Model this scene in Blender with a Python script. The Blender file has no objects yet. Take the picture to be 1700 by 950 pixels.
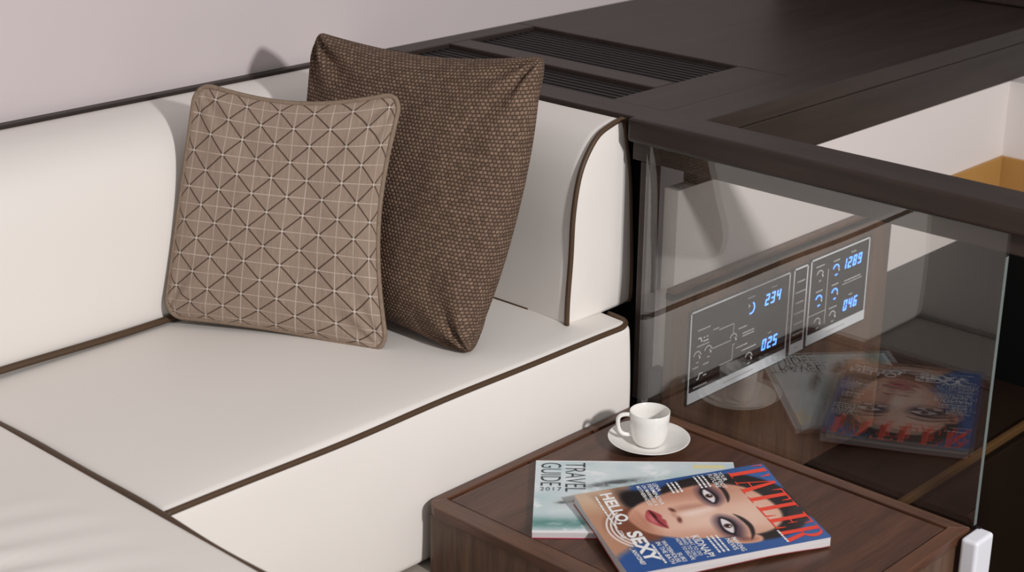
import bpy, bmesh, math, random
import numpy as np
from mathutils import Vector, Matrix, noise

scene = bpy.context.scene
COL = scene.collection

# ------------------------------------------------------------------ camera
cam_d = bpy.data.cameras.new('camera')
cam = bpy.data.objects.new('camera', cam_d)
COL.objects.link(cam)
YAW, PITCH, ROLL, FPX = math.radians(43.152), math.radians(20.207), math.radians(0.652), 2749.4
_f = Vector((math.cos(YAW) * math.cos(PITCH), math.sin(YAW) * math.cos(PITCH), -math.sin(PITCH)))
_r = Vector((math.sin(YAW), -math.cos(YAW), 0))
_u = _r.cross(_f)
_r2 = _r * math.cos(ROLL) + _u * math.sin(ROLL)
_u2 = -_r * math.sin(ROLL) + _u * math.cos(ROLL)
_m = Matrix((_r2, _u2, -_f)).transposed().to_4x4()
_m.translation = Vector((-1.4, -1.465, 1.41))
cam.matrix_world = _m
cam_d.sensor_width = 36.0
cam_d.lens = FPX / 1700 * 36.0
cam_d.clip_start = 0.05
cam_d.dof.use_dof = True
cam_d.dof.focus_distance = 2.42
cam_d.dof.aperture_fstop = 6.3
scene.camera = cam

# ------------------------------------------------------------------ light
LAMP_POS, LAMP_POWER = (-0.32, -2.75, 1.84), 262.0
WORLD_STRENGTH = 0.37
world = bpy.data.worlds.new('world')
scene.world = world
world.use_nodes = True
bg = world.node_tree.nodes['Background']
bg.inputs[0].default_value = (1.0, 0.965, 0.955, 1)
bg.inputs[1].default_value = WORLD_STRENGTH
# one bright cabin lamp behind the viewer's right shoulder
lamp_d = bpy.data.lights.new('cabin_lamp', 'POINT')
lamp_d.energy = LAMP_POWER
lamp_d.shadow_soft_size = .10
lamp_d.color = (1.0, 0.97, 0.955)
lamp = bpy.data.objects.new('cabin_lamp', lamp_d)
COL.objects.link(lamp)
lamp.location = LAMP_POS

scene.view_settings.view_transform = 'Standard'
scene.view_settings.look = 'None'
scene.view_settings.gamma = 1.0
scene.view_settings.use_curve_mapping = False
scene.view_settings.exposure = 0.0


# ------------------------------------------------------------------ helpers
def lin(c):
    return tuple(((v / 255) / 12.92 if v / 255 <= .04045 else (((v / 255) + .055) / 1.055) ** 2.4) for v in c) + (1,)


class NT:
    def __init__(self, name):
        self.m = bpy.data.materials.new(name)
        self.m.use_nodes = True
        self.t = self.m.node_tree
        self.b = self.t.nodes['Principled BSDF']
        self.out = self.t.nodes['Material Output']

    def n(self, typ, **kw):
        nd = self.t.nodes.new(typ)
        for k, v in kw.items():
            setattr(nd, k, v)
        return nd

    def l(self, a, b):
        self.t.links.new(a, b)

    def val(self, sock, v):
        if hasattr(v, 'is_linked'):
            self.l(v, sock)
        else:
            sock.default_value = v

    def math(self, op, a, b=0.0, c=None, clamp=False):
        nd = self.n('ShaderNodeMath', operation=op, use_clamp=clamp)
        self.val(nd.inputs[0], a)
        self.val(nd.inputs[1], b)
        if c is not None:
            self.val(nd.inputs[2], c)
        return nd.outputs[0]

    def mix(self, fac, a, b):
        nd = self.n('ShaderNodeMix', data_type='RGBA')
        self.val(nd.inputs[0], fac)
        self.val(nd.inputs[6], a)
        self.val(nd.inputs[7], b)
        return nd.outputs[2]

    def noise(self, vec, scale, detail=4.0, rough=.5):
        nd = self.n('ShaderNodeTexNoise')
        if vec is not None:
            self.l(vec, nd.inputs['Vector'])
        nd.inputs['Scale'].default_value = scale
        nd.inputs['Detail'].default_value = detail
        nd.inputs['Roughness'].default_value = rough
        return nd.outputs[0]

    def coord(self, kind='Object', scale=(1, 1, 1)):
        tc = self.n('ShaderNodeTexCoord')
        mp = self.n('ShaderNodeMapping')
        mp.inputs['Scale'].default_value = scale
        self.l(tc.outputs[kind], mp.inputs[0])
        return mp.outputs[0]

    def bump(self, h, strength=.3, dist=.002, prev=None):
        nd = self.n('ShaderNodeBump')
        nd.inputs['Strength'].default_value = strength
        nd.inputs['Distance'].default_value = dist
        self.l(h, nd.inputs['Height'])
        if prev is not None:
            self.l(prev, nd.inputs['Normal'])
        return nd.outputs[0]


def plain(name, rgb, rough=.5, spec=.5, metal=0, noise_amt=.04, nscale=40):
    k = NT(name)
    c = lin(rgb)
    nz = k.noise(k.coord(), nscale, 3)
    dark = tuple(v * (1 - noise_amt * 2) for v in c[:3]) + (1,)
    lite = tuple(min(1, v * (1 + noise_amt * 2)) for v in c[:3]) + (1,)
    k.l(k.mix(nz, dark, lite), k.b.inputs['Base Color'])
    k.b.inputs['Roughness'].default_value = rough
    k.b.inputs['Specular IOR Level'].default_value = spec
    k.b.inputs['Metallic'].default_value = metal
    return k.m


def wood(name, c1, c2, scale, rough=.35, spec=.4, fine=1.0, bump=.15):
    """grain runs along the axis whose scale is smallest"""
    k = NT(name)
    v = k.coord('Object', scale)
    a = k.noise(v, 1.0, 6, .62)
    b = k.noise(k.coord('Object', tuple(s * 5 for s in scale)), 1.0, 3, .6)
    t = k.math('ADD', k.math('MULTIPLY', a, .75), k.math('MULTIPLY', b, .35 * fine))
    cr = k.n('ShaderNodeValToRGB')
    cr.color_ramp.elements[0].position = .36
    cr.color_ramp.elements[1].position = .74
    cr.color_ramp.elements[0].color = lin(c1)
    cr.color_ramp.elements[1].color = lin(c2)
    k.l(t, cr.inputs[0])
    k.l(cr.outputs[0], k.b.inputs['Base Color'])
    k.b.inputs['Roughness'].default_value = rough
    k.b.inputs['Specular IOR Level'].default_value = spec
    k.l(k.bump(b, bump, .0006), k.b.inputs['Normal'])
    return k.m


def leather(name, rgb, wr_scale=(9, 9, 9), wr=.25, wr_dist=.006):
    k = NT(name)
    c = lin(rgb)
    n1 = k.noise(k.coord('Object'), 5, 3)
    lo = tuple(v * .965 for v in c[:3]) + (1,)
    k.l(k.mix(n1, lo, c), k.b.inputs['Base Color'])
    k.b.inputs['Roughness'].default_value = .55
    k.b.inputs['Specular IOR Level'].default_value = .3
    w = k.noise(k.coord('Object', wr_scale), 1.0, 3, .5)
    g = k.noise(k.coord('Object'), 700, 2)
    b1 = k.bump(w, wr, wr_dist)
    k.l(k.bump(g, .12, .0005, b1), k.b.inputs['Normal'])
    return k.m


def link(name, me, mat, parent=None, smooth=False):
    if mat is not None:
        me.materials.append(mat)
    if smooth:
        me.polygons.foreach_set('use_smooth', [True] * len(me.polygons))
    me.update()
    o = bpy.data.objects.new(name, me)
    COL.objects.link(o)
    if parent is not None:
        o.parent = parent
    return o


def pydata(name, vs, fs, mat, parent=None, smooth=False):
    me = bpy.data.meshes.new(name)
    me.from_pydata([tuple(v) for v in vs], [], fs)
    bm = bmesh.new()
    bm.from_mesh(me)
    bmesh.ops.recalc_face_normals(bm, faces=bm.faces)
    bm.to_mesh(me)
    bm.free()
    return link(name, me, mat, parent, smooth)


def box(name, lo, hi, mat, parent=None, bevel=.002, seg=2, smooth=False):
    bm = bmesh.new()
    bmesh.ops.create_cube(bm, size=1)
    for v in bm.verts:
        for i in range(3):
            v.co[i] = lo[i] if v.co[i] < 0 else hi[i]
    if bevel:
        bmesh.ops.bevel(bm, geom=list(bm.edges), offset=bevel, segments=seg, profile=.5, affect='EDGES')
    bmesh.ops.recalc_face_normals(bm, faces=bm.faces)
    me = bpy.data.meshes.new(name)
    bm.to_mesh(me)
    bm.free()
    return link(name, me, mat, parent, smooth)


def prism(name, pts, z0, z1, mat, parent=None, bevel=0, seg=3):
    """pts in xy, extruded in z"""
    bm = bmesh.new()
    vs = [bm.verts.new((x, y, z1)) for x, y in pts]
    f = bm.faces.new(vs)
    r = bmesh.ops.extrude_face_region(bm, geom=[f])
    for v in r['geom']:
        if isinstance(v, bmesh.types.BMVert):
            v.co.z = z0
    if bevel:
        bmesh.ops.bevel(bm, geom=list(bm.edges), offset=bevel, segments=seg, profile=.5, affect='EDGES')
    bmesh.ops.recalc_face_normals(bm, faces=bm.faces)
    me = bpy.data.meshes.new(name)
    bm.to_mesh(me)
    bm.free()
    return link(name, me, mat, parent)


def empty(name, loc):
    o = bpy.data.objects.new(name, None)
    COL.objects.link(o)
    o.location = loc
    o.empty_display_size = .05
    return o


def adopt(parent, *objs):
    """parent objects that were modelled in world space"""
    for o in objs:
        o.parent = parent
        o.matrix_parent_inverse = Matrix.Translation(-Vector(parent.location))


def tag(o, label=None, cat=None, group=None, kind=None):
    if label:
        o['label'] = label
    if cat:
        o['category'] = cat
    if group:
        o['group'] = group
    if kind:
        o['kind'] = kind
    return o


def catmull(pts, n=8, closed=False):
    P = [np.array(p, float) for p in pts]
    out = []
    N = len(P)
    for i in range(N if closed else N - 1):
        if closed:
            a, b, c, d = P[i - 1], P[i], P[(i + 1) % N], P[(i + 2) % N]
        else:
            a = P[max(i - 1, 0)]
            b, c = P[i], P[i + 1]
            d = P[min(i + 2, N - 1)]
        for k in range(n):
            t = k / n
            out.append(.5 * ((2 * b) + (c - a) * t + (2 * a - 5 * b + 4 * c - d) * t * t + (3 * b - a - 3 * c + d) * t ** 3))
    if not closed:
        out.append(P[-1])
    return out


def tube(name, pts, r, mat, parent=None, ns=8, closed=False, rfun=None):
    P = [Vector(p) for p in pts]
    N = len(P)
    vs, fs = [], []
    up = None
    for i, p in enumerate(P):
        a = P[i - 1] if (i > 0 or closed) else P[i]
        b = P[(i + 1) % N] if (i < N - 1 or closed) else P[i]
        t = (b - a).normalized()
        if up is None:
            up = Vector((0, 0, 1)) if abs(t.z) < .9 else Vector((1, 0, 0))
        s = t.cross(up)
        if s.length < 1e-6:
            s = t.cross(Vector((0, 1, 0)))
        s.normalize()
        up = s.cross(t).normalized()
        rr = r if rfun is None else r * rfun(i, N)
        for k in range(ns):
            an = 2 * math.pi * k / ns
            vs.append(p + s * (math.cos(an) * rr) + up * (math.sin(an) * rr))
    M = N if closed else N - 1
    for i in range(M):
        j = (i + 1) % N
        for k in range(ns):
            l = (k + 1) % ns
            fs.append((i * ns + k, i * ns + l, j * ns + l, j * ns + k))
    if not closed:
        fs.append(tuple(range(ns)))
        fs.append(tuple((N - 1) * ns + k for k in range(ns)))
    return pydata(name, vs, fs, mat, parent, True)


def rounded_box(name, lo, hi, r, ns, mat, disp=None, parent=None):
    """soft cushion: dense box, rounded edges, free displacement"""
    lo, hi = np.array(lo, float), np.array(hi, float)

    def samples(a, b, n):
        e = [a + r * x for x in (0, .25, .5, .75)]
        f = [b - r * x for x in (.75, .5, .25, 0)]
        return e + list(np.linspace(a + r, b - r, n)) + f
    S = [samples(lo[i], hi[i], ns[i]) for i in range(3)]
    vs, fs, idx = [], [], {}

    def vert(i, j, k):
        key = (i, j, k)
        if key not in idx:
            p = np.array([S[0][i], S[1][j], S[2][k]])
            q = np.clip(p, lo + r, hi - r)
            d = p - q
            L = np.linalg.norm(d)
            if L > 1e-9:
                p = q + d / L * r
            if disp:
                p = disp(p)
            idx[key] = len(vs)
            vs.append(tuple(p))
        return idx[key]
    n = [len(s) - 1 for s in S]
    for ax in range(3):
        b, c = [(1, 2), (2, 0), (0, 1)][ax]
        for side in (0, n[ax]):
            for i in range(n[b]):
                for j in range(n[c]):
                    q = []
                    for di, dj in ((0, 0), (1, 0), (1, 1), (0, 1)):
                        key = [0, 0, 0]
                        key[ax] = side
                        key[b] = i + di
                        key[c] = j + dj
                        q.append(vert(*key))
                    fs.append(tuple(q) if side else tuple(q[::-1]))
    return pydata(name, vs, fs, mat, parent, True)


def lathe(name, prof, mat, ns=64, loc=(0, 0, 0), parent=None):
    vs, fs = [], []
    n = len(prof)
    for k in range(ns):
        a = 2 * math.pi * k / ns
        for r, z in prof:
            vs.append((r * math.cos(a), r * math.sin(a), z))
    for k in range(ns):
        l = (k + 1) % ns
        for i in range(n - 1):
            fs.append((k * n + i, l * n + i, l * n + i + 1, k * n + i + 1))
    me = bpy.data.meshes.new(name)
    me.from_pydata(vs, [], fs)
    bm = bmesh.new()
    bm.from_mesh(me)
    bmesh.ops.remove_doubles(bm, verts=bm.verts, dist=1e-6)
    bmesh.ops.recalc_face_normals(bm, faces=bm.faces)
    bm.to_mesh(me)
    bm.free()
    o = link(name, me, mat, parent, True)
    o.location = loc
    return o


# ------------------------------------------------------------------ materials
M = {}
M['wall'] = plain('wall_paint', (206, 196, 197), .85, .2, noise_amt=.008, nscale=4)
M['stair_white'] = plain('stair_white_paint', (222, 214, 211), .6, .3, noise_amt=.008, nscale=4)
M['leather'] = leather('cream_leather', (235, 230, 225), (5, 5, 5), .12, .006)
M['piping'] = plain('brown_piping', (78, 58, 40), .5, .4, noise_amt=.05, nscale=200)
M['dark_wood_x'] = wood('dark_oak_along_x', (42, 34, 31), (58, 48, 44), (2, 26, 26), .42, .28)
M['dark_wood_y'] = wood('dark_oak_along_y', (42, 34, 30), (60, 49, 44), (26, 2, 26), .42, .28)
M['vent_black'] = plain('vent_black', (16, 14, 14), .5, .3)
M['vent_slat'] = plain('vent_slat_black', (24, 21, 20), .5, .25)
M['table_x'] = wood('walnut_along_x', (56, 34, 24), (108, 70, 50), (3, 40, 40), .3, .45)
M['table_y'] = wood('walnut_along_y', (62, 39, 28), (114, 76, 55), (40, 3, 40), .3, .45)
M['table_z'] = wood('walnut_along_z', (62, 44, 34), (108, 82, 64), (45, 45, 3), .38, .35)
M['table_top'] = wood('walnut_top', (54, 33, 24), (100, 65, 48), (3, 34, 34), .32, .4)
M['groove'] = plain('groove_black', (14, 11, 10), .6, .2)
M['console_wood'] = wood('console_walnut', (70, 52, 42), (112, 84, 66), (40, 40, 4), .4, .3)
M['black'] = plain('matt_black', (9, 8, 8), .6, .25)
M['stair_dark'] = plain('stair_shaded_brown', (34, 22, 13), .55, .25, noise_amt=.1, nscale=14)  # dark brown wood, with the stairwell's shade put into the colour
M['stair_edge'] = plain('stair_tan_edge', (92, 66, 38), .5, .3)
M['gold'] = plain('gold_wood', (176, 132, 74), .5, .3, noise_amt=.05, nscale=9)
M['china'] = plain('white_china', (240, 238, 234), .16, .5, noise_amt=.004)
M['bracket'] = plain('white_plastic', (226, 228, 236), .4, .4, noise_amt=.006)
M['floor'] = plain('floor_light_vinyl', (150, 142, 134), .6, .3, noise_amt=.03, nscale=10)
M['paper'] = None


def glass_mat():
    k = NT('clear_glass')
    geo = k.n('ShaderNodeNewGeometry')
    dot = k.n('ShaderNodeVectorMath', operation='DOT_PRODUCT')
    k.l(geo.outputs['Incoming'], dot.inputs[0])
    k.l(geo.outputs['Normal'], dot.inputs[1])
    c = k.math('ABSOLUTE', dot.outputs['Value'])
    om = k.math('SUBTRACT', 1.0, c)
    R0 = .10
    fac = k.math('ADD', R0, k.math('MULTIPLY', k.math('POWER', om, 5.0), 1 - R0), clamp=True)
    tr = k.n('ShaderNodeBsdfTransparent')
    tr.inputs[0].default_value = (.93, .935, .93, 1)
    gl = k.n('ShaderNodeBsdfGlossy')
    gl.inputs['Roughness'].default_value = 0.0
    gl.inputs['Color'].default_value = (1, 1, 1, 1)
    mx = k.n('ShaderNodeMixShader')
    k.l(fac, mx.inputs[0])
    k.l(tr.outputs[0], mx.inputs[1])
    k.l(gl.outputs[0], mx.inputs[2])
    k.l(mx.outputs[0], k.out.inputs[0])
    return k.m


M['glass'] = glass_mat()
M['glass_edge'] = plain('polished_glass_edge', (112, 120, 118), .15, .6)


def emit(name, rgb, s):
    k = NT(name)
    k.b.inputs['Base Color'].default_value = (0, 0, 0, 1)
    k.b.inputs['Emission Color'].default_value = lin(rgb)
    k.b.inputs['Emission Strength'].default_value = s
    return k.m


M['led'] = emit('blue_led', (80, 140, 255), 3.2)
M['panel_black'] = plain('black_acrylic', (26, 26, 28), .2, .4, noise_amt=.01)
M['print_white'] = plain('printed_white', (232, 234, 240), .4, .3, noise_amt=.01)
M['print_grey'] = plain('printed_grey', (196, 196, 198), .5, .3, noise_amt=.01)

# ------------------------------------------------------------------ the setting
WALL_Y = .649
w = box('wall_back', (-2.6, WALL_Y, -.3), (3.0, WALL_Y + .1, 2.6), M['wall'], bevel=0)
tag(w, 'pale mauve painted wall behind the cream sofa', kind='structure')
fl = box('floor', (-2.6, -2.4, .2), (.44, WALL_Y, .255), M['floor'], bevel=0)
tag(fl, 'light vinyl floor below the sofa and table', kind='structure')
t1 = box('trim_1', (-2.6, .632, .786), (.462, WALL_Y, .802), M['dark_wood_x'], bevel=.0015)
tag(t1, 'thin dark wooden trim running along wall above sofa back', kind='structure')
ws = box('wall_stair', (.47, -.045, .418), (1.50, -.02, .702), M['stair_white'], bevel=0)
tag(ws, 'white panelled wall under the dark counter beyond the glass', kind='structure')
wsr = box('wall_right', (1.486, -1.6, .418), (1.52, -.045, .702), M['stair_white'], bevel=0)
tag(wsr, 'white side wall of the stairwell at far right', kind='structure')
g1 = box('trim_2', (1.24, -.052, .465), (1.4775, -.0455, .557), M['gold'], bevel=.001)
tag(g1, 'golden wooden band along white stairwell wall', kind='structure')
g2 = box('trim_3', (1.478, -1.6, .440), (1.4855, -.0456, .557), M['gold'], bevel=.001)
tag(g2, 'golden wooden band turning onto the stairwell side wall', kind='structure')
wl = box('wall_lower', (.45, -.045, -.7), (1.52, -.02, .4175), M['black'], bevel=0)  # dark wall; the near-black colour carries the stairwell's shade
tag(wl, 'dark lower wall under white panelling, stairwell shade in its colour', kind='structure')
wl2 = box('wall_lower_right', (1.486, -1.6, -.7), (1.52, -.045, .4175), M['black'], bevel=0)  # side wall blackened in colour too, for the shade of the well
tag(wl2, 'dark lower side wall of the stairwell, shade in its colour', kind='structure')
sf = box('floor_stairwell', (.45, -2.4, -.75), (1.52, -.045, -.7), M['stair_dark'], bevel=0)  # floor colour kept very dark to hold the well's shade
tag(sf, 'dark floor at the bottom of the stairwell, shade in its colour', kind='structure')

# steps down, beyond the glass
st = empty('stair_step', (.95, -.15, -.7))
a = box('riser', (.47, -.243, -.7), (1.485, -.05, .085), M['stair_dark'], bevel=.003)
b_ = box('tread', (.47, -.235, .086), (1.485, -.05, .104), M['stair_dark'], bevel=.003)
c_ = box('nosing', (.47, -.248, .104), (1.485, -.236, .119), M['stair_edge'], bevel=.003)
adopt(st, a, b_, c_)
tag(st, 'dark brown stair step with tan nosing beyond the glass', 'step')

# ------------------------------------------------------------------ dark counter with vents
ct = empty('wooden_counter', (1.1, .3, .0))
Z1 = .80
parts = []
parts.append(prism('top_panel', [(.513, -.0475), (2.2, -.0475), (2.2, WALL_Y - .001), (.8565, WALL_Y - .001), (.8565, .030), (.513, .030)], .772, Z1, M['dark_wood_x'], bevel=.002))
parts.append(box('top_border', (.4655, .031, .776), (.5255, WALL_Y - .001, Z1), M['dark_wood_y'], bevel=.002))
parts.append(box('top_band', (.526, .0305, .772), (.856, .134, Z1 - .0006), M['dark_wood_x'], bevel=.001))
parts.append(box('top_band', (.526, .600, .772), (.856, WALL_Y - .001, Z1), M['dark_wood_x'], bevel=.002))
parts.append(box('divider', (.6335, .1345, .772), (.683, .5995, Z1), M['dark_wood_y'], bevel=.002))
parts.append(box('front_apron', (.513, -.0470, .703), (2.2, -.02, .7715), M['dark_wood_x'], bevel=.002))
parts.append(box('side_panel', (.497, .04, .2), (.512, WALL_Y - .001, .7715), M['black'], bevel=.001))  # black paints in the unlit inside of the counter, seen past the backrest
parts.append(box('vent_well', (.526, .1345, .74), (.856, .5995, .752), M['vent_black'], bevel=0))
adopt(ct, *parts)
slat_me = None
for x0, x1, n in ((.5265, .633, 7), (.6835, .856, 11)):
    g = box('vent_grille', (x0, .134, .758), (x1, .142, .770), M['vent_black'], bevel=.001)
    adopt(ct, g)
    p = (x1 - x0) / n
    for i in range(n):
        if slat_me is None:
            s = box('slat', (-.0046, -.232, -.009), (.0046, .232, .009), M['vent_slat'], bevel=.0012)
            slat_me = s.data
        else:
            s = bpy.data.objects.new('slat', slat_me)
            COL.objects.link(s)
        s.location = (x0 + (i + .5) * p, .367, .784)
        s.parent = g
tag(ct, 'long dark oak counter with two black vent grilles behind sofa', 'counter')

bx = empty('dark_cabinet', (1.9, .3, .80))
adopt(bx, box('body', (1.69, -.03, .802), (2.18, .62, 1.2), M['dark_wood_x'], bevel=.004),
      box('plinth', (1.70, -.02, .8), (2.17, .61, .8015), M['black'], bevel=0))
tag(bx, 'dark wooden cabinet end standing on counter at top right corner', 'cabinet')

# rail above the glass
rl = empty('wooden_rail', (.475, -.6, .74))
adopt(rl, box('handrail', (.437, -1.35, .7695), (.512, .030, .8055), M['dark_wood_y'], bevel=.006, seg=3),
      box('under_rail', (.4505, -1.0, .740), (.506, .028, .7695), M['dark_wood_y'], bevel=.002),
      box('post', (.4505, -.012, .36), (.470, .012, .740), M['dark_wood_y'], bevel=.002))
tag(rl, 'dark oak rail running above the glass partition', 'rail')

# glass partition
gp = empty('glass_partition', (.4455, -.29, .345))
adopt(gp, box('pane', (.4415, -.580, .352), (.4495, -.006, .769), M['glass'], bevel=0))
eb = box('top_edge', (.4415, -.580, .7687), (.4495, -.006, .7694), M['glass_edge'], bevel=0)
ee = box('end_edge', (.4420, -.5806, .362), (.4490, -.5801, .738), M['glass_edge'], bevel=0)
gk = box('gasket', (.4405, -.575, .345), (.4505, -.006, .3515), M['black'], bevel=.001)
adopt(gp, eb, ee, gk)
tag(gp, 'clear glass partition pane standing along the table edge under rail', 'glass panel')
br = empty('white_bracket', (.432, -.598, .1))
adopt(br, box('body', (.402, -.608, .2), (.4475, -.5835, .361), M['bracket'], bevel=.005, seg=4),
      box('slot', (.4405, -.590, .3605), (.4465, -.583, .3616), M['black'], bevel=0))
tag(br, 'white plastic end post holding bottom corner of glass pane', 'bracket')

# ------------------------------------------------------------------ control console
cs = empty('control_console', (.75, -.06, .2))
CY = -.0625
body = box('front_board', (.451, CY, .13), (1.066, -.0455, .5375), M['console_wood'], bevel=.002)
gap = box('shadow_gap', (.451, CY + .004, .5375), (1.066, -.0455, .5475), M['black'], bevel=0)
cap = box('top_strip', (.451, CY + .001, .5475), (1.066, -.0455, .5545), M['console_wood'], bevel=.002)
adopt(cs, body, gap, cap)


def flat(name, polys, mat, y=0, t=.0006):
    """thin plates in the xz plane of the console front; polys are lists of (x, z)"""
    vs, fs = [], []
    for pl in polys:
        n0 = len(vs)
        k = len(pl)
        vs += [(x, CY - y - t, z) for x, z in pl] + [(x, CY - y, z) for x, z in pl]
        fs.append(tuple(range(n0, n0 + k)))
        fs += [(n0 + i, n0 + (i + 1) % k, n0 + k + (i + 1) % k, n0 + k + i) for i in range(k)]
    return pydata(name, vs, fs, mat)


def rect(x0, x1, z0, z1):
    return [(x0, z0), (x1, z0), (x1, z1), (x0, z1)]


def outline(x0, x1, z0, z1, wd):
    return [rect(x0, x1, z1 - wd, z1), rect(x0, x1, z0, z0 + wd), rect(x0, x0 + wd, z0, z1), rect(x1 - wd, x1, z0, z1)]


def ring(cx, cz, r0, r1, a0=0, a1=360, n=20):
    out = []
    for i in range(n):
        p, q = math.radians(a0 + (a1 - a0) * i / n), math.radians(a0 + (a1 - a0) * (i + 1) / n)
        out.append([(cx + r0 * math.cos(p), cz + r0 * math.sin(p)), (cx + r1 * math.cos(p), cz + r1 * math.sin(p)),
                    (cx + r1 * math.cos(q), cz + r1 * math.sin(q)), (cx + r0 * math.cos(q), cz + r0 * math.sin(q))])
    return out


SEG = {'0': 'abcdef', '1': 'bc', '2': 'abged', '3': 'abgcd', '4': 'fgbc', '5': 'afgcd', '6': 'afgedc', '8': 'abcdefg', '9': 'abcdfg'}


def digits(txt, cx, cz, h):
    out = []
    w_ = h * .55
    t = h * .15
    pitch = h * .82
    x0 = cx - pitch * (len(txt) - 1) / 2
    for i, ch in enumerate(txt):
        x = x0 + i * pitch
        L, R_, B, T = x - w_ / 2, x + w_ / 2, cz - h / 2, cz + h / 2
        g = t * .25
        S = {'a': rect(L + g, R_ - g, T - t, T), 'd': rect(L + g, R_ - g, B, B + t), 'g': rect(L + g, R_ - g, cz - t / 2, cz + t / 2),
             'f': rect(L, L + t, cz + g, T - g), 'b': rect(R_ - t, R_, cz + g, T - g),
             'e': rect(L, L + t, B + g, cz - g), 'c': rect(R_ - t, R_, B + g, cz - g)}
        for s in SEG[ch]:
            out.append([(a_ + (z_ - cz) * .16, z_) for a_, z_ in S[s]])
    return out


def dash(cx, cz, w_, n=1, h=.0022, dz=.0046):
    out = []
    for j in range(n):
        x = cx - w_ / 2
        k = 0
        while x < cx + w_ / 2 - .001:
            d = .0035 + .002 * ((k * 7 + j * 3) % 3)
            d = min(d, cx + w_ / 2 - x)
            out.append(rect(x, x + d, cz - j * dz - h / 2, cz - j * dz + h / 2))
            x += d + .0012
            k += 1
    return out


def panel(x0, x1, z0, z1):
    p = box('control_panel', (x0 - .004, CY - .0018, z0 - .003), (x1 + .004, CY, z1 + .003), M['panel_black'], bevel=.0008)
    adopt(cs, p)
    p_ = [flat('outline', outline(x0, x1, z0, z1, .0028), M['print_white'], .0018),
          flat('bottom_bar', [rect(x0, x1, z0, z0 + .018)], M['print_white'], .0022),
          flat('bar_lettering', dash((x0 + x1) / 2, z0 + .009, (x1 - x0) * .3), M['print_grey'], .003, .0003)]
    p_[2]['kind'] = 'stuff'
    for o in p_:
        o.parent = p
    return p


def sub(p, o):
    o.parent = p
    if o.name.split('.')[0] in ('caption', 'wiring_lines', 'tap_symbol'):
        o['kind'] = 'stuff'
    return o


def knobs(p, lst):
    for cx, cz, lit in lst:
        k = bmesh.new()
        bmesh.ops.create_cone(k, cap_ends=True, segments=24, radius1=.0062, radius2=.005, depth=.008)
        bmesh.ops.rotate(k, verts=k.verts, matrix=Matrix.Rotation(math.radians(90), 3, 'X'))
        bmesh.ops.translate(k, verts=k.verts, vec=(cx, CY - .006, cz))
        me = bpy.data.meshes.new('knob')
        k.to_mesh(me)
        k.free()
        sub(p, link('knob', me, M['panel_black']))
        r = .0105
        sub(p, flat('knob_ring', ring(cx, cz, r * .78, r, -100, 160), M['led'] if lit else M['print_grey'], .0022))
        sub(p, flat('knob_pointer', [[(cx - .008, cz + .009), (cx - .002, cz + .004), (cx - .005, cz + .001)]], M['print_white'], .0105))


pl = panel(.491, .755, .357, .509)
sub(pl, flat('display', digits('234', .708, .4775, .019), M['led'], .0022))
sub(pl, flat('display', digits('025', .706, .4000, .019), M['led'], .0022))
knobs(pl, [(.511, .431, 0), (.5385, .433, 0), (.604, .4343, 0), (.649, .389, 0)])
sub(pl, flat('knob_ring', ring(.648, .475, .008, .0105, -110, 60), M['led'], .0022))
sub(pl, flat('knob_pointer', [[(.640, .484), (.646, .480), (.642, .476)]], M['print_white'], .0022))
sub(pl, flat('wiring_lines', [rect(.55, .603, .4335, .4350), rect(.603, .6045, .445, .462), rect(.565, .6045, .4605, .462),
                              rect(.603, .6045, .400, .423), rect(.570, .6045, .399, .4005)], M['print_grey'], .0022))
sub(pl, flat('caption', dash(.527, .4745, .032) + dash(.557, .4655, .014) + dash(.525, .4480, .03) + dash(.508, .414, .014)
             + dash(.535, .414, .014) + dash(.648, .4935, .02) + dash(.71, .4955, .015) + dash(.628, .4480, .022) + dash(.645, .437, .032, 2)
             + dash(.628, .4165, .03) + dash(.648, .4075, .038) + dash(.706, .4175, .012) + dash(.522, .3805, .034), M['print_grey'], .0022))
sub(pl, flat('tap_symbol', [[(.512, .4625), (.519, .4625), (.5225, .455), (.52, .4535), (.517, .46), (.512, .46)], rect(.525, .538, .4525, .4545), rect(.525, .529, .4585, .4605), rect(.533, .537, .4585, .4605),
                            [(.512, .392), (.517, .392), (.520, .400), (.527, .400), (.527, .402), (.5185, .402), (.515, .394), (.512, .394)], rect(.529, .537, .3945, .3965)], M['print_white'], .0022))
pm = panel(.765, .806, .359, .510)
sub(pm, flat('caption', [q for i in range(6) for q in dash(.787, .485 - i * .0185, .022 + .006 * (i % 2))], M['print_grey'], .0022))
pr = panel(.814, .994, .361, .513)
sub(pr, flat('display', digits('1289', .941, .4815, .019), M['led'], .0022))
sub(pr, flat('display', digits('046', .945, .4040, .019), M['led'], .0022))
knobs(pr, [(.842, .4797, 0), (.891, .478, 1), (.844, .435, 1), (.892, .4345, 1), (.844, .394, 0), (.890, .3944, 0)])
sub(pr, flat('wiring_lines', [rect(.866, .8675, .388, .486), rect(.817, .866, .4120, .4132), rect(.915, .975, .4445, .4457)], M['print_grey'], .0022))
sub(pr, flat('caption', dash(.842, .497, .024) + dash(.891, .495, .018) + dash(.844, .452, .02) + dash(.892, .452, .02) + dash(.89, .411, .024)
             + dash(.943, .4985, .014) + dash(.944, .421, .012) + dash(.945, .450, .05), M['print_grey'], .0022))
tag(cs, 'walnut control console with black panels and blue digits behind glass', 'control panel')

# ------------------------------------------------------------------ sofa
sofa = empty('corner_sofa', (-.4, .3, .2555))


def fbm(p, sc, off=0):
    return noise.noise(Vector((p[0] * sc[0] + off, p[1] * sc[1] + off * 1.7, p[2] * sc[2])))


SX0, SX1 = -.428, .432


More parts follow.
